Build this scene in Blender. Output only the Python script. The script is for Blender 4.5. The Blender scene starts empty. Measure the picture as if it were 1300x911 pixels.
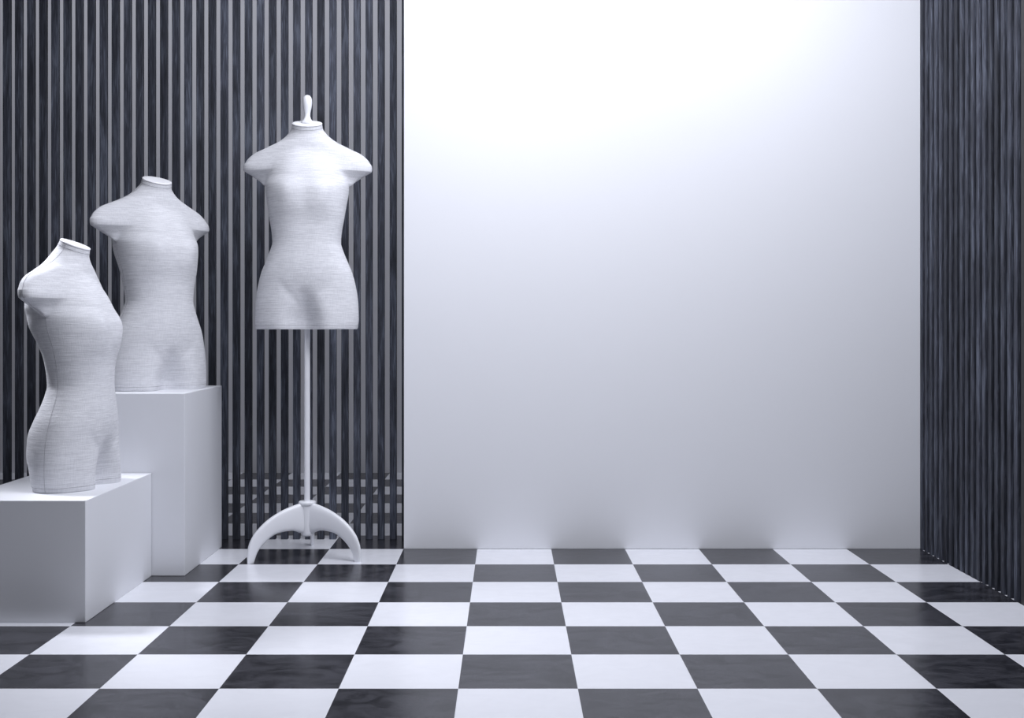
import bpy, bmesh, math, random
from mathutils import Vector, Matrix
import numpy as np
random.seed(4)
S = bpy.context.scene
C = S.collection
PI = math.pi

# ------------------------------------------------------------------ helpers
def link(name, me, mat=None, parent=None, smooth=False):
    o = bpy.data.objects.new(name, me); C.objects.link(o)
    if mat: me.materials.append(mat)
    if smooth:
        for p in me.polygons: p.use_smooth = True
    if parent: o.parent = parent
    return o

def thing(name, label, cat, loc=(0, 0, 0), rotz=0, group=None):
    o = bpy.data.objects.new(name, None); C.objects.link(o)
    o.empty_display_size = .1
    o.location = loc; o.rotation_euler = (0, 0, rotz)
    o['label'] = label; o['category'] = cat
    if group: o['group'] = group
    return o

def tag(o, label, cat, group=None):
    o['label'] = label; o['category'] = cat
    if group: o['group'] = group
    return o

def struct(o):
    o['kind'] = 'structure'; return o

def box_mesh(name, x0, x1, y0, y1, z0, z1, bev=0.0, seg=2):
    bm = bmesh.new()
    bmesh.ops.create_cube(bm, size=1)
    for v in bm.verts:
        v.co = Vector(((x0 + x1) / 2 + v.co.x * (x1 - x0), (y0 + y1) / 2 + v.co.y * (y1 - y0), (z0 + z1) / 2 + v.co.z * (z1 - z0)))
    if bev:
        bmesh.ops.bevel(bm, geom=list(bm.edges), offset=bev, segments=seg, profile=.6, affect='EDGES')
    me = bpy.data.meshes.new(name); bm.to_mesh(me); bm.free()
    return me

def rings_mesh(name, rings, cap0=True, cap1=True):
    n = len(rings[0]); verts = [tuple(p) for r in rings for p in r]; faces = []
    for i in range(len(rings) - 1):
        a, b = i * n, (i + 1) * n
        for j in range(n):
            k = (j + 1) % n
            faces.append((a + j, a + k, b + k, b + j))
    if cap0: faces.append(tuple(reversed(range(n))))
    if cap1: faces.append(tuple(range((len(rings) - 1) * n, len(rings) * n)))
    me = bpy.data.meshes.new(name); me.from_pydata(verts, [], faces); me.update()
    return me

def lathe(name, prof, n=48):
    return rings_mesh(name, [[(r * math.cos(2 * PI * j / n), r * math.sin(2 * PI * j / n), z) for j in range(n)] for r, z in prof])

def shade_auto(me, deg=40):
    for p in me.polygons: p.use_smooth = True
    me.set_sharp_from_angle(angle=math.radians(deg))

# ------------------------------------------------------------------ materials
def new_mat(name):
    m = bpy.data.materials.new(name); m.use_nodes = True
    nt = m.node_tree; b = nt.nodes['Principled BSDF']
    return m, nt, b
def node(nt, t, **kw):
    n = nt.nodes.new(t)
    for k, v in kw.items():
        if k in n.inputs: n.inputs[k].default_value = v
        else: setattr(n, k, v)
    return n

def mat_plain(name, col, rough=.6, spec=.5, bump=0.0, scale=200):
    m, nt, b = new_mat(name)
    n = node(nt, 'ShaderNodeTexNoise'); n.inputs['Scale'].default_value = 3; n.inputs['Detail'].default_value = 4
    tc = node(nt, 'ShaderNodeTexCoord'); nt.links.new(tc.outputs['Object'], n.inputs['Vector'])
    mx = node(nt, 'ShaderNodeMix'); mx.data_type = 'RGBA'
    mx.inputs[6].default_value = (*[c * .985 for c in col], 1); mx.inputs[7].default_value = (*col, 1)
    nt.links.new(n.outputs['Fac'], mx.inputs[0]); nt.links.new(mx.outputs[2], b.inputs['Base Color'])
    b.inputs['Roughness'].default_value = rough; b.inputs['Specular IOR Level'].default_value = spec
    if bump:
        n2 = node(nt, 'ShaderNodeTexNoise'); n2.inputs['Scale'].default_value = scale
        nt.links.new(tc.outputs['Object'], n2.inputs['Vector'])
        bp = node(nt, 'ShaderNodeBump'); bp.inputs['Strength'].default_value = bump; bp.inputs['Distance'].default_value = .001
        nt.links.new(n2.outputs['Fac'], bp.inputs['Height']); nt.links.new(bp.outputs['Normal'], b.inputs['Normal'])
    return m

def mat_fabric():
    m, nt, b = new_mat('linen')
    tc = node(nt, 'ShaderNodeTexCoord')
    def nz(scale, sc, detail=3):
        mp = node(nt, 'ShaderNodeMapping'); mp.inputs['Scale'].default_value = sc
        nt.links.new(tc.outputs['Object'], mp.inputs['Vector'])
        n = node(nt, 'ShaderNodeTexNoise'); n.inputs['Scale'].default_value = scale; n.inputs['Detail'].default_value = detail
        nt.links.new(mp.outputs['Vector'], n.inputs['Vector']); return n
    weft = nz(26, (1, 1, 17)); warp = nz(30, (11, 11, 1.2), 2); slub = nz(7, (1, 1, 26), 2)
    def math_(op, a, bb):
        q = node(nt, 'ShaderNodeMath'); q.operation = op
        for i, s in enumerate((a, bb)):
            if isinstance(s, (int, float)): q.inputs[i].default_value = s
            else: nt.links.new(s, q.inputs[i])
        return q.outputs[0]
    h = math_('ADD', math_('ADD', weft.outputs['Fac'], math_('MULTIPLY', warp.outputs['Fac'], .45)), math_('MULTIPLY', slub.outputs['Fac'], .6))
    cr = node(nt, 'ShaderNodeValToRGB')
    cr.color_ramp.elements[0].position = .72; cr.color_ramp.elements[0].color = (.60, .605, .64, 1)
    cr.color_ramp.elements[1].position = 1.0; cr.color_ramp.elements[1].color = (.73, .735, .77, 1)
    hh = math_('MULTIPLY', h, .83)
    nt.links.new(hh, cr.inputs['Fac']); nt.links.new(cr.outputs['Color'], b.inputs['Base Color'])
    bp = node(nt, 'ShaderNodeBump'); bp.inputs['Strength'].default_value = .55; bp.inputs['Distance'].default_value = .0016
    nt.links.new(h, bp.inputs['Height']); nt.links.new(bp.outputs['Normal'], b.inputs['Normal'])
    b.inputs['Roughness'].default_value = .85; b.inputs['Specular IOR Level'].default_value = .25
    b.inputs['Sheen Weight'].default_value = .12; b.inputs['Sheen Roughness'].default_value = .4
    return m

def mat_wood():
    m, nt, b = new_mat('dark_stained_wood')
    tc = node(nt, 'ShaderNodeTexCoord'); oi = node(nt, 'ShaderNodeObjectInfo')
    vm = node(nt, 'ShaderNodeVectorMath'); vm.operation = 'MULTIPLY_ADD'
    cx = node(nt, 'ShaderNodeCombineXYZ')
    for i in range(3): nt.links.new(oi.outputs['Random'], cx.inputs[i])
    nt.links.new(cx.outputs[0], vm.inputs[0]); vm.inputs[1].default_value = (37, 53, 71)
    nt.links.new(tc.outputs['Object'], vm.inputs[2])
    def nz(sc, scale, detail, dist=0):
        mp = node(nt, 'ShaderNodeMapping'); mp.inputs['Scale'].default_value = sc
        nt.links.new(vm.outputs[0], mp.inputs['Vector'])
        n = node(nt, 'ShaderNodeTexNoise'); n.inputs['Scale'].default_value = scale; n.inputs['Detail'].default_value = detail
        n.inputs['Distortion'].default_value = dist
        nt.links.new(mp.outputs['Vector'], n.inputs['Vector']); return n
    grain = nz((1, 1, .035), 300, 6, 1.0)
    fig = nz((1, 1, .16), 16, 3, 1.2)
    cr = node(nt, 'ShaderNodeValToRGB'); e = cr.color_ramp.elements
    e[0].position = .38; e[0].color = (.022, .024, .031, 1)
    e[1].position = .64; e[1].color = (.125, .140, .180, 1)
    e2 = cr.color_ramp.elements.new(.52); e2.color = (.050, .054, .072, 1)
    ad = node(nt, 'ShaderNodeMix'); ad.data_type = 'FLOAT'; ad.inputs[0].default_value = .42
    nt.links.new(grain.outputs['Fac'], ad.inputs[2]); nt.links.new(fig.outputs['Fac'], ad.inputs[3])
    nt.links.new(ad.outputs[0], cr.inputs['Fac'])
    hsv = node(nt, 'ShaderNodeHueSaturation')
    mr = node(nt, 'ShaderNodeMapRange'); mr.inputs[3].default_value = .7; mr.inputs[4].default_value = 1.25
    nt.links.new(oi.outputs['Random'], mr.inputs[0]); nt.links.new(mr.outputs[0], hsv.inputs['Value'])
    nt.links.new(cr.outputs['Color'], hsv.inputs['Color']); nt.links.new(hsv.outputs['Color'], b.inputs['Base Color'])
    b.inputs['Roughness'].default_value = .65; b.inputs['Specular IOR Level'].default_value = .2
    bp = node(nt, 'ShaderNodeBump'); bp.inputs['Strength'].default_value = .3; bp.inputs['Distance'].default_value = .001
    nt.links.new(grain.outputs['Fac'], bp.inputs['Height']); nt.links.new(bp.outputs['Normal'], b.inputs['Normal'])
    return m

T = .3; GX = .175; GY = 4.707
def mat_floor():
    m, nt, b = new_mat('checker_tiles')
    tc = node(nt, 'ShaderNodeTexCoord')
    mp = node(nt, 'ShaderNodeMapping'); mp.vector_type = 'POINT'
    mp.inputs['Scale'].default_value = (1 / T, 1 / T, 1)
    off = (-GX / T, -GY / T)
    mp.inputs['Location'].default_value = (off[0] + 100, off[1] + 100, .5)
    nt.links.new(tc.outputs['Object'], mp.inputs['Vector'])
    ch = node(nt, 'ShaderNodeTexChecker'); ch.inputs['Scale'].default_value = 1
    nt.links.new(mp.outputs['Vector'], ch.inputs['Vector'])
    # marbled stone in the dark tiles
    ms = node(nt, 'ShaderNodeMapping'); ms.inputs['Scale'].default_value = (1, 1.6, 1)
    nt.links.new(tc.outputs['Object'], ms.inputs['Vector'])
    n = node(nt, 'ShaderNodeTexNoise'); n.inputs['Scale'].default_value = 9; n.inputs['Detail'].default_value = 9; n.inputs['Roughness'].default_value = .62; n.inputs['Distortion'].default_value = 1.4
    nt.links.new(ms.outputs['Vector'], n.inputs['Vector'])
    dk = node(nt, 'ShaderNodeValToRGB'); e = dk.color_ramp.elements
    e[0].position = .36; e[0].color = (.010, .010, .013, 1); e[1].position = .62; e[1].color = (.046, .046, .055, 1)
    nt.links.new(n.outputs['Fac'], dk.inputs['Fac'])
    wh = node(nt, 'ShaderNodeValToRGB'); e = wh.color_ramp.elements
    e[0].position = .3; e[0].color = (.79, .80, .85, 1); e[1].position = .6; e[1].color = (.81, .82, .87, 1)
    nt.links.new(n.outputs['Fac'], wh.inputs['Fac'])
    mx = node(nt, 'ShaderNodeMix'); mx.data_type = 'RGBA'
    nt.links.new(ch.outputs['Fac'], mx.inputs[0])
    nt.links.new(dk.outputs['Color'], mx.inputs[CHK[0]]); nt.links.new(wh.outputs['Color'], mx.inputs[CHK[1]])
    # fine joint between the tiles
    br = node(nt, 'ShaderNodeTexBrick'); br.offset = 0; br.squash = 1
    br.inputs['Scale'].default_value = 1; br.inputs['Mortar Size'].default_value = .006; br.inputs['Mortar Smooth'].default_value = .2
    br.inputs['Brick Width'].default_value = 1; br.inputs['Row Height'].default_value = 1
    nt.links.new(mp.outputs['Vector'], br.inputs['Vector'])
    nt.links.new(mx.outputs[2], b.inputs['Base Color'])
    rr = node(nt, 'ShaderNodeMapRange'); rr.inputs[1].default_value = .3; rr.inputs[2].default_value = .75; rr.inputs[3].default_value = .20; rr.inputs[4].default_value = .27
    nt.links.new(n.outputs['Fac'], rr.inputs[0]); nt.links.new(rr.outputs[0], b.inputs['Roughness'])
    iv = node(nt, 'ShaderNodeMath'); iv.operation = 'SUBTRACT'; iv.inputs[0].default_value = 1
    nt.links.new(br.outputs['Fac'], iv.inputs[1])
    bp = node(nt, 'ShaderNodeBump'); bp.inputs['Strength'].default_value = .4; bp.inputs['Distance'].default_value = .001
    nt.links.new(iv.outputs[0], bp.inputs['Height']); nt.links.new(bp.outputs['Normal'], b.inputs['Normal'])
    b.inputs['Specular IOR Level'].default_value = .5
    return m
CHK = (7, 6)

M_floor = mat_floor()
M_white = mat_plain('white_paint', (.80, .81, .85), .55, .4)
M_plinth = mat_plain('white_lacquer', (.78, .79, .83), .45, .4)
M_panel = mat_plain('white_panel', (.80, .81, .85), .42, .35)
M_rear = mat_plain('grey_plaster', (.76, .76, .80), .8, .2, .1)
M_dark = mat_plain('charcoal_board', (.030, .030, .032), .5, .3)
M_plast = mat_plain('white_plastic', (.84, .85, .89), .28, .5)
M_cap = mat_plain('matt_white_cap', (.88, .88, .91), .45, .4)
M_thread = mat_plain('seam_thread', (.36, .36, .39), .9, .1)
M_pole = mat_plain('white_enamel', (.84, .85, .89), .2, .6)
M_fab = mat_fabric()
M_wood = mat_wood()
M_rail = mat_plain('dark_rail', (.03, .032, .045), .5, .3)

# ------------------------------------------------------------------ setting
struct(link('floor', box_mesh('floor', -4.2, 4.2, -1.5, 7.2, -.08, 0), M_floor))
struct(link('wall_back', box_mesh('wall_back', -4.2, 4.2, 7.107, 7.25, 0, 4.4), M_rear))
# plain dark wall carrying on from the right screen towards the camera
struct(link('wall_right', box_mesh('wall_right', 1.675, 1.80, .6, 3.785, 0, 3.9, .002, 1), M_dark))

H_SL = 3.9  # screen and panel tops, out of view, raised to block overhead light spill
panel = link('backdrop_panel', box_mesh('backdrop_panel', -.4235, 1.690, 4.707, 4.885, 0, H_SL, .003, 2), M_panel)
tag(panel, 'tall smooth white backdrop panel standing on the checkered floor between the two dark slatted screens', 'panel')

# slatted screens
P = .0513; W = .0285; D = .026
slat_me = box_mesh('slat', -W / 2, W / 2, -D / 2, D / 2, 0, H_SL, .0012, 1)
slat_me.materials.append(M_wood)
slat_right_me = box_mesh('slat_narrow', -.0257 / 2, .0257 / 2, -D / 2, D / 2, 0, H_SL, .0010, 1)
slat_right_me.materials.append(M_wood)
def screen(label, loc, rot, n, me=None, W=W):
    t = thing('slat_screen', label, 'slatted screen', loc, rot, None)
    for k in range(n):
        s = bpy.data.objects.new('slat', me or slat_me); C.objects.link(s)
        s.parent = t; s.location = (W / 2 + k * P, D / 2, 0)
    link('top_rail', box_mesh('top_rail', 0, (n - 1) * P + W, 0, D, H_SL - .0005, H_SL + .05, .002, 1), M_rail, t)
    return t
nL = 60
# left screen: slat whose left face is at X=-.451 plus two more tucked behind the panel
x_last = -.451 + P
screen('wide dark blue-grey wooden slatted screen on the left, behind the dress form and plinths',
       (x_last - (nL - 1) * P, 4.915, 0), 0, nL)
nR = 18
# local x runs along -Y when turned by -90 degrees ; local +y then points to +X
y_far = 4.705
screen('narrow dark wooden slatted screen on the right, running from the white panel towards the viewer',
       (1.673, y_far, 0), -PI / 2, nR, slat_right_me, .0257)

# plinths
p1 = link('display_plinth', box_mesh('plinth_low', -.207, .207, -.3275, .3275, 0, .374, .0025, 2), M_plinth)
p1.location = (-1.500, 3.8735, 0)
tag(p1, 'low white box plinth at the far left under the nearest torso', 'plinth')
p2 = link('display_plinth', box_mesh('plinth_tall', -.207, .207, -.272, .272, 0, .662, .0025, 2), M_plinth)
p2.location = (-1.380, 4.476, 0)
tag(p2, 'tall white box plinth behind the low one, carrying the upright middle torso', 'plinth')

# ------------------------------------------------------------------ torso
def interp(tab, z):
    xs = [t[0] for t in tab]; ys = [t[1] for t in tab]
    # monotone-ish cubic (catmull) interpolation
    z = max(xs[0], min(xs[-1], z))
    i = max(0, min(len(xs) - 2, int(np.searchsorted(xs, z)) - 1))
    x0, x1 = xs[i], xs[i + 1]; t = (z - x0) / (x1 - x0); h = x1 - x0
    def slope(k):
        if k <= 0: return (ys[1] - ys[0]) / (xs[1] - xs[0])
        if k >= len(xs) - 1: return (ys[-1] - ys[-2]) / (xs[-1] - xs[-2])
        a = (ys[k] - ys[k - 1]) / (xs[k] - xs[k - 1]); b = (ys[k + 1] - ys[k]) / (xs[k + 1] - xs[k])
        if a * b <= 0: return 0
        return 2 * a * b / (a + b)
    m0, m1 = slope(i), slope(i + 1)
    return ((2 * t**3 - 3 * t**2 + 1) * ys[i] + (t**3 - 2 * t**2 + t) * h * m0 + (-2 * t**3 + 3 * t**2) * ys[i + 1] + (t**3 - t**2) * h * m1)

A_TAB = [(0, .197), (.04, .201), (.085, .200), (.13, .196), (.175, .188), (.221, .176), (.265, .158), (.31, .140), (.338, .1325),
         (.377, .1352), (.422, .143), (.489, .1535), (.534, .161), (.556, .1625), (.58, .160), (.63, .146), (.68, .120), (.72, .092), (.76, .064), (.79, .055), (.82, .0525)]
BF_TAB = [(0, .108), (.06, .112), (.13, .118), (.2, .120), (.26, .118), (.338, .113), (.40, .115), (.48, .122), (.54, .120), (.60, .108), (.66, .088), (.71, .066), (.75, .052), (.78, .049), (.82, .045)]
BB_TAB = [(0, .118), (.06, .132), (.12, .146), (.17, .146), (.22, .130), (.28, .106), (.338, .094), (.40, .098), (.48, .112), (.55, .122), (.61, .120), (.66, .108), (.71, .088), (.75, .066), (.78, .051), (.82, .044)]
# outer half-width of the shoulder caps
SH_TAB = [(.560, .150), (.570, .164), (.602, .214), (.6222, .2480), (.6232, .2492), (.633, .2515), (.646, .2505), (.657, .244), (.668, .2375), (.684, .222), (.696, .205), (.713, .166), (.736, .112), (.7525, .086), (.769, .069), (.785, .0565), (.82, .0525)]
SD_TAB = [(.560, .004), (.575, .022), (.60, .043), (.6222, .0600), (.6232, .0610), (.633, .0625), (.66, .064), (.69, .066), (.72, .066), (.75, .058), (.78, .047), (.82, .042)]
ZT = .803
TILT = math.tan(math.radians(22))
def se_r(ct, st, a, b, n):
    return 1.0 / ((abs(st) / a) ** n + (abs(ct) / b) ** n) ** (1.0 / n)
def smooth(e0, e1, x):
    t = max(0, min(1, (x - e0) / (e1 - e0))); return t * t * (3 - 2 * t)
K_Z = [0, .13, .24, .338, .43, .53, .62, .70, .80]
K_F = [.0006, -.0070, -.0095, -.0105, -.0108, .0030, .0110, .0010, -.0058]
K_B = [-.0180, -.0194, -.0170, -.0133, -.0148, -.0031, .0062, -.0037, -.0105]
K_S = [-.0104, -.0099, -.0060, -.0030, -.0032, .0055, .0026, .0094, .0025]
F_T = list(zip(K_Z, K_F)); B_T = list(zip(K_Z, K_B)); S_T = list(zip(K_Z, K_S))
def tpoint(th, z):
    # th measured from the front (-y); positive towards +x
    ct, st = math.cos(th), math.sin(th)
    zz = z
    a = interp(A_TAB, zz); bf = interp(BF_TAB, zz) + interp(F_T, zz); bb = interp(BB_TAB, zz) + interp(B_T, zz)
    # smooth front/back blend
    w = .5 + .5 * ct; w = w * w * (3 - 2 * w)
    nexp = 2.25 - .25 * smooth(.68, .78, zz)
    b = bf if ct >= 0 else bb
    r1 = se_r(ct, st, a, b, nexp)
    r = r1
    if zz > .560:
        X = interp(SH_TAB, zz); d = interp(SD_TAB, zz)
        ne = 2.3 - .4 * smooth(.63, .70, zz)
        off = .0
        r2 = se_r(ct, st, X, d, ne)
        p = 9
        r = (r1 ** p + r2 ** p) ** (1 / p)
        k = smooth(.560, .568, zz); r = r1 * (1 - k) + r * k
    x = r * st; y = -r * ct
    # bust
    for s in (-1, 1):
        g = math.exp(-(((x - s * .070) / .066) ** 2 + ((zz - .525) / (.055 if zz > .525 else .085)) ** 2))
        if ct > 0: y -= .027 * g * smooth(0, .5, ct)
        up = math.exp(-(((x - s * .068) / .05) ** 2 + ((zz - .565) / .05) ** 2)); 
        if ct > 0: y -= .003 * up * smooth(0, .5, ct)
    # shallow hollow between the bust and below it
    if ct > 0: y += .001 * math.exp(-((x / .022) ** 2 + ((zz - .50) / .06) ** 2))
    # belly
    if ct > 0: y -= .006 * math.exp(-((x / .08) ** 2 + ((zz - .225) / .06) ** 2)) 
    # front hip hollows and thighs: cleft between the thighs
    if zz < .19:
        q = 1 - smooth(0.02, .185, zz)
        A = .52 * (1 - smooth(.0, .175, zz)) ** .8
        if ct > 0:
            sg = .030 + .022 * q
            g = math.exp(-(x / sg) ** 2)
            y = y * (1 - A * g)
            # fullness of each thigh
            for s in (-1, 1):
                y -= .010 * q * math.exp(-((x - s * .095) / .05) ** 2) * smooth(0, .4, ct)
        else:
            g = math.exp(-(x / (.022 + .012 * q)) ** 2)
            y = y * (1 - .30 * (1 - smooth(0, .14, zz)) * g)
    # groin fold running up and out from the cleft
    if ct > 0 and zz < .26:
        fx = abs(x); line = .075 + fx * 1.05
        y += .0025 * math.exp(-((zz - line) / .022) ** 2) * smooth(.012, .035, fx) * (1 - smooth(.07, .12, fx))
    # shoulder caps swept back
    y += .023 * smooth(.03, .25, abs(x)) * smooth(.56, .60, zz)
    # posture: spine offset (towards the back is +y)
    y += interp([(0, .004), (.13, .006), (.25, -.004), (.338, -.012), (.45, -.006), (.60, .010), (.70, .014), (.76, .006), (.82, -.006)], zz) + interp(S_T, zz)
    # tilted neck opening
    kz = TILT * smooth(.70, .80, zz)
    return Vector((x, y, z + y * kz))
N = 176
zs = []
def add(a, b, n):
    for i in range(n): zs.append(a + (b - a) * i / n)
add(.006, .56, 84); add(.56, .618, 24); add(.618, .628, 10); add(.628, .66, 14); add(.66, ZT, 36); zs.append(ZT)
def make_torso_mesh():
    rings = []
    # rounded hem
    for t in (0, .5):
        ang = t * PI / 2
        rings.append([(lambda p: Vector((p.x * (1 - .022 * (1 - math.sin(ang))), p.y * (1 - .03 * (1 - math.sin(ang))), .006 * (1 - math.cos(ang)))))(tpoint(2 * PI * j / N, .006)) for j in range(N)])
    for z in zs:
        rings.append([tpoint(2 * PI * j / N, z) for j in range(N)])
    me = rings_mesh('torso_body', rings)
    # faces of ring order -> outward
    bm = bmesh.new(); bm.from_mesh(me); bmesh.ops.recalc_face_normals(bm, faces=bm.faces)
    bm.to_mesh(me); bm.free()
    shade_auto(me, 24)
    me.materials.append(M_fab)
    return me
torso_me = make_torso_mesh()

def tube_mesh(name, pts, r, mat, n=6):
    rings = []
    for i, p in enumerate(pts):
        d = (pts[min(i + 1, len(pts) - 1)] - pts[max(i - 1, 0)]).normalized()
        u = d.cross(Vector((0, 1, 0)));
        if u.length < .05: u = d.cross(Vector((1, 0, 0)))
        u.normalize(); v = d.cross(u)
        rings.append([p + u * r * math.cos(2 * PI * k / n) + v * r * math.sin(2 * PI * k / n) for k in range(n)])
    me = rings_mesh(name, rings); 
    for q in me.polygons: q.use_smooth = True
    me.materials.append(mat); return me
seam_me = {s: tube_mesh('seam', [tpoint(s * PI / 2, .004 + (ZT - .006) * i / 220) for i in range(221)], .0008, M_thread) for s in (-1, 1)}
hem_me = tube_mesh('hem', [tpoint(2 * PI * i / 160, .016) * 1.0 for i in range(161)], .0006, M_thread)
neckline_me = tube_mesh('neckline', [tpoint(2 * PI * i / 80, ZT - .012) for i in range(81)], .0008, M_thread)

def make_cap_mesh():
    c = sum((tpoint(2 * PI * j / 64, ZT) for j in range(64)), Vector()) / 64
    nrm = Vector((0, -math.sin(math.atan(TILT)), math.cos(math.atan(TILT))))
    def ring(sc, h):
        return [c + (tpoint(2 * PI * j / 64, ZT) - c) * sc + nrm * h for j in range(64)]
    me = rings_mesh('neck_cap', [ring(.94, -.004), ring(.94, .0012), ring(1.0, .0015), ring(1.012, .0030), ring(1.008, .0052), ring(.98, .0068), ring(.8, .0076), ring(.3, .0082)])
    bm = bmesh.new(); bm.from_mesh(me); bmesh.ops.recalc_face_normals(bm, faces=bm.faces); bm.to_mesh(me); bm.free()
    shade_auto(me, 45); me.materials.append(M_cap); return me, c
cap_me, cap_c = make_cap_mesh()

def add_torso_parts(t, z0=0):
    o = bpy.data.objects.new('torso_body', torso_me); C.objects.link(o); o.parent = t; o.location.z = z0
    c = bpy.data.objects.new('neck_cap', cap_me); C.objects.link(c); c.parent = t; c.location.z = z0
    c['label'] = 'smooth white oval neck cap'
    for s in (-1, 1):
        q = bpy.data.objects.new('side_seam', seam_me[s]); C.objects.link(q); q.parent = o
    q = bpy.data.objects.new('hem', hem_me); C.objects.link(q); q.parent = o
    q = bpy.data.objects.new('neckline', neckline_me); C.objects.link(q); q.parent = o
    return o

t1 = thing('mannequin_torso', 'nearest linen-covered torso, turned to the right on the low plinth at the left edge', 'mannequin torso',
           (-1.4523, 3.8828, .374), math.radians(82.2))
add_torso_parts(t1)
t2 = thing('mannequin_torso', 'linen-covered torso without a stand on the tall plinth, middle one of the three forms', 'mannequin torso',
           (-1.3600, 4.4866, .662), math.radians(46.9))
add_torso_parts(t2)

# ------------------------------------------------------------------ dress form on its stand
FX, FY = -.789, 4.551
df = thing('dress_form', 'linen dress form with a knob on its neck, on a white pole and arched base', 'dress form', (FX, FY, 0))
ZB = .893
yaw = math.radians(4.5)
body = add_torso_parts(df, ZB)
for ch in df.children: ch.rotation_euler.z = yaw
# finial
prof = [(.027, -.006), (.026, .003), (.0185, .010), (.0135, .018), (.0112, .028), (.0118, .038), (.0140, .050), (.0165, .062), (.0182, .074), (.0186, .083), (.0178, .093), (.0150, .101), (.0105, .107), (.0050, .1098), (.0004, .1105)]
fin = link('finial', lathe('finial', prof, 40), M_plast, df, True)
cc = Matrix.Rotation(yaw, 4, 'Z') @ cap_c
fin.location = (cc.x, cc.y + .004, ZB + cap_c.z + .007)
fin['label'] = 'glossy white bulb-shaped knob'
# pole
pole = link('pole', lathe('pole', [(.0115, .10), (.0115, ZB + .02)], 32), M_pole, df, True)
pole['label'] = 'slim glossy white pole'
shade_auto(pole.data)
# base
base = bpy.data.objects.new('stand_base', lathe('stand_base', [(.0190, .083), (.0225, .0850), (.0240, .091), (.0255, .13), (.0270, .17), (.0280, .203), (.0315, .2055), (.0335, .209), (.0338, .214), (.0320, .2185), (.0280, .2200), (.0130, .2200)], 48))
base.data.materials.append(M_plast); shade_auto(base.data, 50)
C.objects.link(base); base.parent = df
base['label'] = 'white arched base hub'
def hermite_pts(pts, n):
    # Catmull-Rom through points
    out = []; P_ = [pts[0]] + pts + [pts[-1]]
    m = len(pts) - 1
    for i in range(n + 1):
        u = i / n * m; k = min(int(u), m - 1); t = u - k
        p0, p1, p2, p3 = [Vector(P_[k + q]) for q in range(4)]
        out.append(.5 * ((2 * p1) + (-p0 + p2) * t + (2 * p0 - 5 * p1 + 4 * p2 - p3) * t * t + (-p0 + 3 * p1 - 3 * p2 + p3) * t ** 3))
    return out
outer = hermite_pts([(.008, .214), (.040, .2105), (.107, .190), (.170, .156), (.221, .108), (.245, .056), (.2475, .0)], 36)
inner = hermite_pts([(.008, .092), (.030, .096), (.065, .108), (.130, .103), (.178, .074), (.207, .040), (.222, .0)], 36)
def leg_mesh():
    rings = []; n = 20
    for i, (o_, i_) in enumerate(zip(outer, inner)):
        mid = (o_ + i_) / 2; hv = (o_ - i_) / 2; f = i / 36
        th = .0165 * (1 - .62 * f ** 1.3)
        ring = []
        for j in range(n):
            a = 2 * PI * j / n; ca, sa = math.cos(a), math.sin(a)
            e = .62
            ca_ = math.copysign(abs(ca) ** e, ca); sa_ = math.copysign(abs(sa) ** e, sa)
            p = mid + hv * ca_
            ring.append(Vector((p.x, th * sa_, p.y)))
        rings.append(ring)
    # rounded end of the foot
    last = rings[-1]
    for v in last: v.z = max(v.z, 0)
    me = rings_mesh('leg', rings)
    bm = bmesh.new(); bm.from_mesh(me); bmesh.ops.recalc_face_normals(bm, faces=bm.faces); bm.to_mesh(me); bm.free()
    shade_auto(me, 50); me.materials.append(M_plast); return me
leg_me = leg_mesh()
for a in (94.5, 214.5, 334.5):
    l = bpy.data.objects.new('leg', leg_me); C.objects.link(l); l.parent = base
    l.rotation_euler.z = math.radians(a)

# ------------------------------------------------------------------ light
def area(name, loc, target, size, sy, power, col):
    l = bpy.data.lights.new(name, 'AREA'); l.shape = 'RECTANGLE'; l.size = size; l.size_y = sy
    l.energy = power; l.color = col
    o = bpy.data.objects.new(name, l); C.objects.link(o); o.location = loc
    d = Vector(target) - Vector(loc); o.rotation_euler = d.to_track_quat('-Z', 'Y').to_euler()
    return o
cool = (.90, .92, 1.0)
area('overhead_softbox', (.15, 3.3, 3.4), (.1, 3.45, 0), 2.4, 1.2, 58, cool)
area('fill_softbox', (-.25, 3.15, 2.03), (-.75, 4.6, .85), 1.2, .3, 9.5, cool)
area('right_softbox', (1.4, 2.8, 2.7), (.3, 4.7, .8), .7, .7, 24, cool)
area('panel_softbox', (-.15, 4.05, 3.15), (.0, 4.7, 2.0), .9, .3, 9, cool)
rr_ = area('rear_room_light', (-1.2, 5.7, 4.0), (-1.2, 7.1, 1.6), 5.0, .4, 21, cool); rr_.data.spread = math.radians(120)
sl = area('left_back_light', (-2.6, 4.35, 2.5), (-1.62, 3.88, 1.12), .35, .35, 2.5, cool); sl.data.spread = math.radians(32)
w = bpy.data.worlds.new('studio'); S.world = w; w.use_nodes = True
w.node_tree.nodes['Background'].inputs[0].default_value = (.86, .88, 1.0, 1)
w.node_tree.nodes['Background'].inputs[1].default_value = .07

# ------------------------------------------------------------------ camera
cam = bpy.data.cameras.new('camera'); co = bpy.data.objects.new('camera', cam); C.objects.link(co)
co.location = (0, 0, .9155); co.rotation_euler = (PI / 2, 0, 0)
cam.sensor_fit = 'HORIZONTAL'; cam.sensor_width = 36; cam.lens = 36 * 1471 / 1300
cam.shift_x = (650 - 645) / 1300; cam.shift_y = -(455.5 - 410.5) / 1300
S.camera = co
S.view_settings.view_transform = 'Standard'; S.view_settings.look = 'None'
S.view_settings.exposure = .12; S.view_settings.gamma = 1; S.view_settings.use_curve_mapping = False
